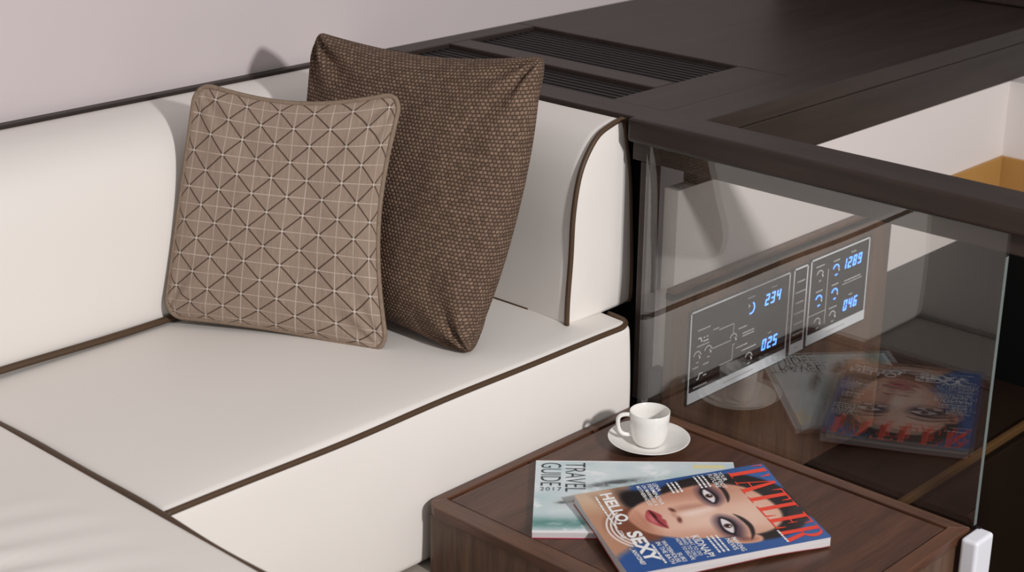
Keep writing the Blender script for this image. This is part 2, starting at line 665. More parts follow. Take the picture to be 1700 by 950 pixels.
def seat_disp(p):
    x, y, z = p
    q = p.copy()
    if z > .48:
        u = (x - SX0) / (SX1 - SX0)
        v = min(max(y / .5, 0), 1)
        q[2] += .012 * (4 * u * (1 - u)) ** .6 * (max(0, 4 * v * (1 - v))) ** .6 + .0040 * fbm(p, (5, 5, 5)) * min(1, v * 6) - .004
        # sinks towards the seam with the chaise
    if y < .02:
        q[1] -= .006 * max(0, math.sin(math.pi * (z - .255) / .24)) + .002 * fbm(p, (4, 4, 9), 3)
    return q


seat = rounded_box('seat_cushion', (SX0, 0, .2556), (SX1, .64, .4975), .014, (40, 26, 12), M['leather'], seat_disp)
adopt(sofa, seat)
tag(seat, 'cream leather corner seat cushion')


def wob(t, a=.0015, s=5):
    return a * math.sin(t * s) + a * .6 * math.sin(t * s * 2.3 + 1)


pts = [(SX0 + .004, .30, .487), (SX0 + .004, .004, .4885)]
front = [(x, .0015 + wob(x, .0008, 9), .4895 + wob(x, .0009, 7)) for x in np.linspace(SX0 + .006, SX1 - .03, 40)]
corner = [(SX1 - .018, .003, .4905), (SX1 - .008, .008, .4915), (SX1 - .001, .020, .4925), (SX1 + .001, .05, .493)]
pp = tube('piping', catmull(front + corner, 3), .0042, M['piping'])
adopt(sofa, pp)
pp.parent = seat
pp.matrix_parent_inverse = Matrix.Translation((0, 0, 0))
seat.matrix_parent_inverse = Matrix.Translation(-Vector(sofa.location))
base_p = tube('piping', [(x, .4865 + wob(x, .001, 6), .5035 + wob(x, .001, 8)) for x in np.linspace(-1.6, .345, 60)], .0055, M['piping'])


def chaise_disp(p):
    x, y, z = p
    q = p.copy()
    if z > .47:
        d = min(1, (SX0 - x) / .10)
        q[2] += .010 * max(0, d) ** .7
        # long soft creases that run away from the seam
        ph = (y + .43 * x) * 105 + 4.5 * fbm(p, (2.5, 2.5, 1)) 
        env = min(1, max(0, (SX0 - .05 - x) / .14)) * min(1, max(0, (.02 - y - .25 * x) / .12))
        q[2] += .0046 * env * math.sin(ph) * (.35 + 1.3 * abs(fbm(p, (4, 4, 3), 7))) + .005 * min(1, max(0, (SX0 - x) / .1)) * fbm(p, (4, 4, 4), 2)
    return q


chaise = rounded_box('chaise_cushion', (-1.75, -.95, .2556), (SX0 - .0005, .64, .4960), .014, (130, 150, 10), M['leather'], chaise_disp)
tag(chaise, 'creased cream leather chaise cushion')
seam = [(SX0 - .002 + wob(y, .0012, 8), y, .4925 + wob(y, .0015, 11)) for y in np.linspace(.482, -.94, 80)]
seam_p = tube('piping', seam, .0050, M['piping'])
adopt(sofa, chaise)
for c in (base_p, seam_p):
    c.parent = chaise


def extruded(name, prof, axis, a0, a1, n, mat, bulge0=0, bulge1=0, wr=.0):
    """prof: closed list of (p, z); axis 'x' -> p is y ; axis 'y' -> p is x. caps are bulged"""
    k = len(prof)
    cen = np.mean(np.array(prof), axis=0)
    vs, fs, rings = [], [], []

    def ringv(a, s, off):
        st_ = len(vs)
        for p, z in prof:
            pp_ = cen[0] + (p - cen[0]) * s
            zz = cen[1] + (z - cen[1]) * s
            w_ = wr * noise.noise(Vector((a * 7, pp_ * 7, zz * 7)))
            vs.append((a + off, pp_ + w_, zz) if axis == 'x' else (pp_ + w_, a + off, zz))
        rings.append(st_)
    for s, o in ((.05, bulge0), (.4, bulge0 * .95), (.7, bulge0 * .75), (.88, bulge0 * .45), (.97, bulge0 * .15)):
        ringv(a0, s, -o)
    for a in np.linspace(a0, a1, n):
        ringv(a, 1, 0)
    for s, o in ((.97, bulge1 * .15), (.88, bulge1 * .45), (.7, bulge1 * .75), (.4, bulge1 * .95), (.05, bulge1)):
        ringv(a1, s, o)
    for i in range(len(rings) - 1):
        for j in range(k):
            l = (j + 1) % k
            fs.append((rings[i] + j, rings[i] + l, rings[i + 1] + l, rings[i + 1] + j))
    fs.append(tuple(rings[0] + j for j in range(k)))
    fs.append(tuple(rings[-1] + j for j in range(k)))
    o = pydata(name, vs, fs, mat, None, True)
    return o


# backrest along the wall: profile in (y, z)
prof1 = catmull([(.492, .500), (.488, .56), (.490, .64), (.499, .71), (.520, .758), (.560, .786), (.612, .797), (.640, .795)], 5)
prof1 = [tuple(p) for p in prof1] + [(.646, .785), (.646, .65), (.646, .503), (.57, .500)]
back1 = extruded('backrest', prof1, 'x', -1.75, .455, 70, M['leather'], 0, 0, .0025)
tag(back1, 'long cream leather backrest along the wall')
# end backrest: profile in (x, z)
front2 = catmull([(.3405, .4985), (.3415, .54), (.3464, .603), (.3494, .668), (.3595, .721), (.3756, .754), (.4014, .781), (.435, .7925), (.4536, .7955)], 5)
rear2 = catmull([(.4600, .785), (.4663, .755), (.477, .70), (.4835, .63), (.4875, .56), (.4885, .51), (.485, .4985)], 4)
prof2 = [tuple(p) for p in front2] + [tuple(p) for p in rear2] + [(.44, .4972), (.39, .4972)]
back2 = extruded('backrest', prof2, 'y', .054, .60, 30, M['leather'], .006, 0, .003)
tag(back2, 'short cream leather backrest with brown piped end')
adopt(sofa, back1, back2)
pp2 = tube('piping', [(x, .0535, z) for x, z in [tuple(p) for p in front2] + [(.4575, .7945)] + [tuple(p) for p in rear2]], .0040, M['piping'])
pp2.parent = back2
bot = [(.3425, y, .5005) for y in np.linspace(.135, .5, 12)]
pp3 = tube('piping', [(.356, .128, .5005)] + bot, .0042, M['piping'])
pp3.parent = back2
tag(sofa, 'cream leather corner sofa with dark brown piping', 'sofa')


# ------------------------------------------------------------------ throw pillows
def pillow(name, TL, TR, BR, BL, thick, nrm_sign, mat, n=72, concave=(.03, .03, .03, .03), q=.5, wr=.006, seed=0, boxy=2.4, sag=0.0, rc=.07, back=1.0):
    TL, TR, BR, BL = [np.array(v, float) for v in (TL, TR, BR, BL)]
    nr = np.cross(TR - TL, BL - TL)
    nr = nr / np.linalg.norm(nr) * nrm_sign
    W = np.linalg.norm(TR - TL)
    vs, fs, uvs = [], [], []

    cl, crt, ctp, cbt = concave
    RC = rc

    def base(u, v):
        # rounded corner tips
        du, dv = min(u, 1 - u) / RC, min(v, 1 - v) / RC
        if du < 1 and dv < 1:
            p, r_ = 1 - du, 1 - dv
            p2, r2_ = p * math.sqrt(1 - r_ * r_ / 2), r_ * math.sqrt(1 - p * p / 2)
            du, dv = (1 - p2) * RC, (1 - r2_) * RC
            u = du if u < .5 else 1 - du
            v = dv if v < .5 else 1 - dv
        # each side pulls in (or swells out) by its own amount, corners keep their place
        k = math.sin(math.pi * min(max(v, 0), 1))
        m = math.sin(math.pi * min(max(u, 0), 1))
        uu = u + cl * k * max(0, 1 - 2 * u) ** 1.5 - crt * k * max(0, 2 * u - 1) ** 1.5
        vv = v + ctp * m * max(0, 1 - 2 * v) ** 1.5 - cbt * m * max(0, 2 * v - 1) ** 1.5
        return (TL * (1 - uu) + TR * uu) * (1 - vv) + (BL * (1 - uu) + BR * uu) * vv
    edge = {}
    for side in (1, -1):
        ids = {}
        for i in range(n + 1):
            for j in range(n + 1):
                # cosine spacing towards the rim
                u = .5 - .5 * math.cos(math.pi * i / n)
                v = .5 - .5 * math.cos(math.pi * j / n)
                on = i in (0, n) or j in (0, n)
                if on and (i, j) in edge:
                    ids[i, j] = edge[i, j]
                    continue
                P_ = base(u, v)
                a = max(0, 1 - abs(2 * u - 1) ** boxy)
                b = max(0, 1 - abs(2 * v - 1) ** boxy)
                h = thick * (a * b) ** q * (1 if side > 0 else back)
                # sagging fill: fuller below the middle
                h *= 1 + sag * (v - .5)
                e = min(1, 5 * min(u, 1 - u, v, 1 - v))
                r = noise.noise(Vector((u * 4.0 + seed, v * 4.0, side * 3 + seed)))
                r2 = noise.noise(Vector((u * 9.0 + seed, v * 9.0, side * 5 + seed)))
                # creases fan out of the four corners
                cr = 0
                for cu_, cv_ in ((0, 0), (1, 0), (0, 1), (1, 1)):
                    dx, dy = u - cu_, v - cv_
                    d = math.hypot(dx, dy)
                    an = math.atan2(abs(dy), abs(dx))
                    cr += math.exp(-(d / .22) ** 2) * math.sin(an * 11 + seed + cu_ * 2 + cv_) * min(1, d * 12)
                h += e * (wr * r + wr * .45 * r2) + wr * 1.1 * cr * min(1, h / .012)
                P_ = P_ + nr * side * h
                edge_pt = on
                ids[i, j] = len(vs)
                if on:
                    edge[i, j] = len(vs)
                vs.append(tuple(P_))
                uvs.append((u, 1 - v))
        if side > 0:
            front_ids = dict(ids)
        for i in range(n):
            for j in range(n):
                f = (ids[i, j], ids[i + 1, j], ids[i + 1, j + 1], ids[i, j + 1])
                fs.append(f if side > 0 else f[::-1])
    o = pydata(name, vs, fs, mat, None, True)
    # lay the cloth out by true length along the middle row and column
    mid = n // 2
    row = [np.array(vs[front_ids[i, mid]]) for i in range(n + 1)]
    colm = [np.array(vs[front_ids[mid, j]]) for j in range(n + 1)]
    lu = np.concatenate([[0], np.cumsum([np.linalg.norm(b - a) for a, b in zip(row, row[1:])])])
    lv = np.concatenate([[0], np.cumsum([np.linalg.norm(b - a) for a, b in zip(colm, colm[1:])])])
    tt_ = np.array([.5 - .5 * math.cos(math.pi * i / n) for i in range(n + 1)])
    U_ = np.array(uvs)
    uvs = np.stack([np.interp(U_[:, 0], tt_, lu / lu[-1]), 1 - np.interp(1 - U_[:, 1], tt_, lv / lv[-1])], axis=1)
    uvl = o.data.uv_layers.new(name='UVMap')
    li = np.zeros(len(o.data.loops), dtype=np.int32)
    o.data.loops.foreach_get('vertex_index', li)
    uvl.data.foreach_set('uv', np.array(uvs)[li].ravel())
    rim = []
    for i in range(n):
        rim.append(vs[edge[i, 0]])
    for j in range(n):
        rim.append(vs[edge[n, j]])
    for i in range(n, 0, -1):
        rim.append(vs[edge[i, n]])
    for j in range(n, 0, -1):
        rim.append(vs[edge[0, j]])
    return o, rim


def grid_fabric():
    k = NT('geometric_fabric')
    uv = k.n('ShaderNodeUVMap')
    sp = k.n('ShaderNodeSeparateXYZ')
    k.l(uv.outputs[0], sp.inputs[0])
    N_ = 14.0
    x = k.math('MULTIPLY', sp.outputs[0], N_ - 1)
    y = k.math('MULTIPLY', sp.outputs[1], N_ + 1)

    def line(val, width):
        fr = k.math('FRACT', val)
        d = k.math('ABSOLUTE', k.math('SUBTRACT', fr, .5))   # .5 at integer
        d = k.math('SUBTRACT', .5, d)                        # 0 at integer
        return k.math('LESS_THAN', d, width)
    vx = line(x, .025)
    hy = line(y, .025)
    d1 = line(k.math('MULTIPLY', k.math('ADD', x, y), .5), .030)
    d2 = line(k.math('MULTIPLY', k.math('SUBTRACT', x, y), .5), .030)
    diag = k.math('MAXIMUM', d1, d2)
    grid = k.math('MAXIMUM', vx, hy)
    # fine vertical slub
    mp = k.n('ShaderNodeMapping')
    mp.inputs['Scale'].default_value = (260, 14, 1)
    k.l(uv.outputs[0], mp.inputs[0])
    sl = k.noise(mp.outputs[0], 1.0, 3, .6)
    col = k.mix(sl, lin((126, 109, 96)), lin((176, 157, 141)))
    col = k.mix(k.math('MULTIPLY', diag, .85), col, lin((72, 54, 44)))
    br_ = k.noise(k.coord('UV'), 9, 2)
    wf = k.math('MULTIPLY', grid, k.math('MULTIPLY', br_, 1.15, clamp=True))
    col = k.mix(wf, col, lin((206, 194, 182)))
    # stitched crossings
    near = k.math('MULTIPLY', k.math('MULTIPLY', line(x, .07), line(y, .07)), k.math('MAXIMUM', line(k.math('MULTIPLY', k.math('ADD', x, y), .5), .07), 0.0))
    col = k.mix(k.math('MULTIPLY', near, .7), col, lin((214, 204, 194)))
    k.l(col, k.b.inputs['Base Color'])
    k.b.inputs['Roughness'].default_value = .85
    k.b.inputs['Specular IOR Level'].default_value = .15
    h = k.math('SUBTRACT', k.math('ADD', k.math('MULTIPLY', sl, .35), k.math('MULTIPLY', grid, .3)), k.math('MULTIPLY', diag, .9))
    k.l(k.bump(h, .6, .0012), k.b.inputs['Normal'])
    return k.m


def weave_fabric():
    k = NT('brown_basket_weave')
    uv = k.n('ShaderNodeUVMap')
    sp = k.n('ShaderNodeSeparateXYZ')
    k.l(uv.outputs[0], sp.inputs[0])
    N_ = 56.0
    wav = k.math('MULTIPLY', k.math('SUBTRACT', k.noise(k.coord('UV'), 38, 2), .5), .45)
    wav2 = k.math('MULTIPLY', k.math('SUBTRACT', k.noise(k.coord('UV'), 31, 2), .5), .55)
    x = k.math('ADD', k.math('MULTIPLY', sp.outputs[0], N_ * 1.25), wav)
    row = k.math('ADD', k.math('MULTIPLY', sp.outputs[1], N_ * 1.6), wav2)
    rowi = k.math('FLOOR', row)
    xs = k.math('ADD', x, k.math('MULTIPLY', rowi, .5))
    wn = k.n('ShaderNodeTexWhiteNoise', noise_dimensions='2D')
    cx_ = k.n('ShaderNodeCombineXYZ')
    k.l(k.math('FLOOR', xs), cx_.inputs[0])
    k.l(rowi, cx_.inputs[1])
    k.l(cx_.outputs[0], wn.inputs['Vector'])
    fx = k.math('SUBTRACT', k.math('FRACT', xs), .5)
    fy = k.math('SUBTRACT', k.math('FRACT', row), .5)
    # rounded stitch height
    hx = k.math('SUBTRACT', 1.0, k.math('MULTIPLY', k.math('MULTIPLY', fx, fx), 4.0))
    hy = k.math('SUBTRACT', 1.0, k.math('MULTIPLY', k.math('MULTIPLY', fy, fy), 4.0))
    h = k.math('POWER', k.math('MULTIPLY', hx, hy, clamp=True), .6)
    nz = k.noise(k.coord('UV', (60, 60, 60)), 1.0, 3, .6)
    hv = k.math('MULTIPLY', h, k.math('ADD', .55, k.math('MULTIPLY', wn.outputs[0], .5)), clamp=True)
    col = k.mix(hv, lin((36, 25, 18)), lin((158, 132, 113)))
    col = k.mix(k.math('MULTIPLY', nz, .5), col, lin((88, 68, 55)))
    k.l(col, k.b.inputs['Base Color'])
    k.b.inputs['Roughness'].default_value = .8
    k.b.inputs['Specular IOR Level'].default_value = .2
    k.l(k.bump(h, .8, .002), k.b.inputs['Normal'])
    return k.m


M['gridfab'] = grid_fabric()
M['weave'] = weave_fabric()
gp_e = empty('throw_pillow', (.05, .33, .5))
cov, rim = pillow('cover', (.005, .486, .852), (.163, .216, .857), (.0755, .1600, .500), (-.080, .480, .512), .056, 1, M['gridfab'], 84, (.0, .075, .065, .02), .55, .006, 3, 2.6, .5, .085, .28)
M['grid_piping'] = plain('pillow_piping', (138, 120, 104), .85, .15, noise_amt=.15, nscale=160)
pip = tube('piping', rim, .0036, M['grid_piping'], closed=True, ns=6)
adopt(gp_e, cov, pip)
tag(gp_e, 'taupe square pillow with stitched triangle line pattern and piped edge', 'pillow')
bp_e = empty('throw_pillow', (.2, .28, .5))
cov2, rim2 = pillow('cover', (.222, .466, .898), (.318, .088, .906), (.152, .068, .503), (.160, .485, .505), .066, 1, M['weave'], 84, (.02, -.035, .045, .02), .40, .008, 11, 3.4, .3, .025)
adopt(bp_e, cov2)
tag(bp_e, 'brown coarse woven pillow leaning on the short backrest', 'pillow')

# ------------------------------------------------------------------ table
tb = empty('side_table', (.21, -.29, .2552))
TX0, TX1, TY0, TY1 = -.020, .438, -.578, -.012


def rr(x0, x1, y0, y1, rads, n=6):
    """rounded rectangle; rads for corners (x0y0, x1y0, x1y1, x0y1)"""
    out = []
    for (cx, cy, a), r in zip(((x0, y0, 180), (x1, y0, 270), (x1, y1, 0), (x0, y1, 90)), rads):
        sx = 1 if cx == x0 else -1
        sy = 1 if cy == y0 else -1
        for k in range(n + 1):
            t = math.radians(a + 90 * k / n)
            out.append((cx + sx * r + r * math.cos(t), cy + sy * r + r * math.sin(t)))
    return out


def frame_ring(name, outer, inner, z0, z1, mat):
    n = len(outer)
    vs = [(x, y, z1) for x, y in outer] + [(x, y, z1) for x, y in inner] + [(x, y, z0) for x, y in outer] + [(x, y, z0) for x, y in inner]
    fs = []
    for i in range(n):
        j = (i + 1) % n
        fs += [(i, j, n + j, n + i), (2 * n + j, 2 * n + i, 3 * n + i, 3 * n + j), (j, i, 2 * n + i, 2 * n + j), (n + i, n + j, 3 * n + j, 3 * n + i)]
    return pydata(name, vs, fs, mat)


tbody = prism('body', rr(TX0 + .002, TX1 - .002, TY0 + .002, TY1 - .002, (.004, .004, .004, .014)), .2555, .345, M['table_z'])
FW = .026
boards = []
IX0, IX1, IY0, IY1 = TX0 + .030, TX1 - .020, TY0 + .022, TY1 - .014
# mitred frame boards round the inset panel
boards.append(prism('frame_board', [(TX0, TY0), (IX0, IY0), (IX0, IY1), (TX0 + .010, TY1 - .004), (TX0 + .004, TY1 - .010), (TX0, TY1 - .02)], .3452, .3602, M['table_y'], bevel=.0012, seg=2))
boards.append(prism('frame_board', [(TX0 + .0008, TY0), (TX1, TY0), (IX1, IY0), (IX0 + .0008, IY0)], .3452, .3602, M['table_x'], bevel=.0012, seg=2))
boards.append(prism('frame_board', [(TX1, TY0 + .0008), (TX1, TY1), (IX1, IY1), (IX1, IY0 + .0008)], .3452, .3602, M['table_y'], bevel=.0012, seg=2))
boards.append(prism('frame_board', [(TX0 + .011, TY1 - .0035), (IX0 + .0008, IY1), (IX1, IY1), (TX1 - .0008, TY1), (TX0 + .02, TY1)], .3452, .3602, M['table_x'], bevel=.0012, seg=2))
well = box('groove', (IX0, IY0, .3453), (IX1, IY1, .3500), M['groove'], bevel=0)
top = box('inset_top', (IX0 + .0035, IY0 + .0025, .3501), (IX1 - .0035, IY1 - .0035, .3580), M['table_top'], bevel=.001)
adopt(tb, tbody, well, top, *boards)
tag(tb, 'low walnut side table with framed inset top between sofa and glass', 'table')
TT = .3582

# ------------------------------------------------------------------ cup and saucer
cx, cy = .3335, -.1165
sc = lathe('saucer', [(0, .0040), (.018, .0042), (.0235, .0052), (.025, .0050), (.032, .0058), (.044, .0092), (.054, .0136), (.0590, .0158), (.0600, .0158),
                      (.0598, .0148), (.054, .0118), (.044, .0072), (.034, .0030), (.031, .0012), (.0290, 0), (.026, .0), (.0245, .0016), (0, .0018)],
           M['china'], 72, (cx, cy, TT))
tag(sc, 'white china saucer under the espresso cup', 'saucer')
cup = empty('coffee_cup', (cx, cy, TT + .0052))
cb = lathe('cup_body', [(0, .0030), (.0150, .0034), (.0205, .0062), (.0240, .0125), (.0262, .024), (.0274, .040), (.0281, .0515), (.0287, .0520), (.0294, .0515),
                        (.0288, .040), (.0276, .024), (.0256, .0115), (.0218, .0040), (.0190, .0010), (.0178, 0), (.0165, 0), (.0155, .0014), (0, .0016)], M['china'], 72)
hd = Vector((-.76, .65, 0)).normalized()
hp = catmull([hd * .0262 + Vector((0, 0, .0455)), hd * .034 + Vector((0, 0, .0475)), hd * .0425 + Vector((0, 0, .0460)), hd * .0465 + Vector((0, 0, .0400)),
              hd * .0455 + Vector((0, 0, .0270)), hd * .0405 + Vector((0, 0, .0185)), hd * .032 + Vector((0, 0, .0155)), hd * .0250 + Vector((0, 0, .0165))], 6)
ch = tube('handle', hp, .0031, M['china'], ns=10)
cb.parent = cup
ch.parent = cup
tag(cup, 'small white espresso cup with angular handle', 'cup')


# ------------------------------------------------------------------ magazines
def paint_mat(name, rough=.3):
    k = NT(name)
    at = k.n('ShaderNodeVertexColor')
    at.layer_name = 'print'
    k.l(at.outputs[0], k.b.inputs['Base Color'])
    k.b.inputs['Roughness'].default_value = rough
    k.b.inputs['Specular IOR Level'].default_value = .35
    return k.m


def pages_mat():
    k = NT('page_edges')
    sp = k.n('ShaderNodeSeparateXYZ')
    tc = k.n('ShaderNodeTexCoord')
    k.l(tc.outputs['Object'], sp.inputs[0])
    cb_ = k.n('ShaderNodeCombineXYZ')
    k.l(k.math('MULTIPLY', sp.outputs[2], 900), cb_.inputs[2])
    k.l(k.math('MULTIPLY', sp.outputs[0], 6), cb_.inputs[0])
    k.l(k.math('MULTIPLY', sp.outputs[1], 6), cb_.inputs[1])
    n_ = k.noise(cb_.outputs[0], 1.0, 2)
    k.l(k.mix(n_, lin((170, 165, 168)), lin((240, 236, 236))), k.b.inputs['Base Color'])
    k.b.inputs['Roughness'].default_value = .6
    return k.m


M['paper'] = pages_mat()


class Page:
    """a sheet with page axes: origin bottom-left o, ex along the width, ey up the page"""
    def __init__(self, o, ex, ey, W, H, zf):
        self.o, self.W, self.H, self.zf = Vector(o), W, H, zf
        self.ex = Vector((ex[0], ex[1], 0)).normalized()
        self.ey = Vector((ey[0], ey[1], 0)).normalized()

    def at(self, s, t, dz=0):
        p = self.o + self.ex * (s * self.W) + self.ey * (t * self.H)
        return (p.x, p.y, self.zf(s, t) + dz)

    def sheet(self, name, ns, nt, dz, mat, colf=None):
        S, T_ = np.meshgrid(np.linspace(0, 1, ns + 1), np.linspace(0, 1, nt + 1), indexing='ij')
        vs = [self.at(s, t, dz) for s, t in zip(S.ravel(), T_.ravel())]
        fs = [(i * (nt + 1) + j, (i + 1) * (nt + 1) + j, (i + 1) * (nt + 1) + j + 1, i * (nt + 1) + j + 1) for i in range(ns) for j in range(nt)]
        me = bpy.data.meshes.new(name)
        me.from_pydata(vs, [], fs)
        if colf:
            c = colf(S.ravel(), T_.ravel())
            c = np.clip(c / 255., 0, 1)
            c = np.where(c <= .04045, c / 12.92, ((c + .055) / 1.055) ** 2.4)
            ca = me.color_attributes.new('print', 'FLOAT_COLOR', 'POINT')
            ca.data.foreach_set('color', np.concatenate([c, np.ones((len(c), 1))], axis=1).astype(np.float32).ravel())
        return link(name, me, mat, None, True)

    def block(self, name, d0, d1, mat, n=24, inset=.001, lower=None):
        """closed block between zf+d0 (bottom, or lower(s,t)) and zf+d1"""
        vs, fs = [], []
        lo = lower or (lambda s, t: self.zf(s, t) + d0)
        g = np.linspace(inset, 1 - inset, n + 1)
        for lev in (0, 1):
            for s in g:
                for t in g:
                    p = self.at(s, t)
                    vs.append((p[0], p[1], (self.zf(s, t) + d1) if lev else lo(s, t)))
        N_ = (n + 1) ** 2
        ix = lambda i, j, l: l * N_ + i * (n + 1) + j
        for i in range(n):
            for j in range(n):
                fs.append((ix(i, j, 1), ix(i + 1, j, 1), ix(i + 1, j + 1, 1), ix(i, j + 1, 1)))
                fs.append((ix(i, j, 0), ix(i, j + 1, 0), ix(i + 1, j + 1, 0), ix(i + 1, j, 0)))
            fs += [(ix(i, 0, 0), ix(i + 1, 0, 0), ix(i + 1, 0, 1), ix(i, 0, 1)), (ix(i, n, 0), ix(i, n, 1), ix(i + 1, n, 1), ix(i + 1, n, 0)),
                   (ix(0, i, 0), ix(0, i, 1), ix(0, i + 1, 1), ix(0, i + 1, 0)), (ix(n, i, 0), ix(n, i + 1, 0), ix(n, i + 1, 1), ix(n, i, 1))]
        return pydata(name, vs, fs, mat)

    def polys(self, name, pl, mat, dz=.0006):
        """flat print: polygons in page (s, t)"""
        vs, fs = [], []
        for p in pl:
            fs.append(tuple(range(len(vs), len(vs) + len(p))))
            vs += [self.at(s, t, dz) for s, t in p]
        me = bpy.data.meshes.new(name)
        me.from_pydata(vs, [], fs)
        return link(name, me, mat)

    def text(self, name, txt, s, t, cap, mat, width=None, align='LEFT', dirn=0, bold=0.0, dz=.0006, spacing=1.0, line=1.0):
        """cap: capital height in metres; width: total width in metres; dirn 0 along the page, 90 turned"""
        cu = bpy.data.curves.new(name, 'FONT')
        cu.body = txt
        cu.size = 1.0
        cu.align_x = align
        cu.offset = bold
        cu.space_character = spacing
        cu.space_line = line
        cu.resolution_u = 3
        ob = bpy.data.objects.new(name, cu)
        COL.objects.link(ob)
        dg = bpy.context.evaluated_depsgraph_get()
        me = bpy.data.meshes.new_from_object(ob.evaluated_get(dg))
        bpy.data.objects.remove(ob)
        xs = [v.co.x for v in me.vertices]
        sy = cap / .70
        sx = sy if width is None else width / max(1e-6, max(xs) - min(xs))
        for v in me.vertices:
            x, y = v.co.x * sx, v.co.y * sy
            if dirn == 90:
                x, y = y, -x
            ss, tt = s + x / self.W, t + y / self.H
            v.co = self.at(ss, tt, dz)
        me.materials.clear()
        return link(name, me, mat)


def smooth_mask(d, w):
    return np.clip(.5 - d / w, 0, 1)


def polysdf(px, py, pts):
    d = np.full(px.shape, 1e9)
    sgn = np.ones(px.shape)
    n = len(pts)
    for i in range(n):
        ax, ay = pts[i]
        bx_, by = pts[i - 1]
        ex, ey = bx_ - ax, by - ay
        wx, wy = px - ax, py - ay
        h = np.clip((wx * ex + wy * ey) / (ex * ex + ey * ey), 0, 1)
        d = np.minimum(d, (wx - ex * h) ** 2 + (wy - ey * h) ** 2)
        c1, c2, c3 = py >= ay, py < by, ex * wy > ey * wx
        flip = (c1 & c2 & c3) | (~c1 & ~c2 & ~c3)
        sgn = np.where(flip, -sgn, sgn)
    return sgn * np.sqrt(d)


def vnoise(x, y, seed):
    """cheap value noise"""
    def h(a, b):
        v = np.sin(a * 127.1 + b * 311.7 + seed * 74.7) * 43758.5453
        return v - np.floor(v)
    xi, yi = np.floor(x), np.floor(y)
    fx, fy = x - xi, y - yi
    fx, fy = fx * fx * (3 - 2 * fx), fy * fy * (3 - 2 * fy)
    return (h(xi, yi) * (1 - fx) + h(xi + 1, yi) * fx) * (1 - fy) + (h(xi, yi + 1) * (1 - fx) + h(xi + 1, yi + 1) * fx) * fy


def fb(x, y, seed):
    return .5 * vnoise(x, y, seed) + .27 * vnoise(x * 2.1, y * 2.1, seed + 1) + .15 * vnoise(x * 4.3, y * 4.3, seed + 2) + .08 * vnoise(x * 8.7, y * 8.7, seed + 3)


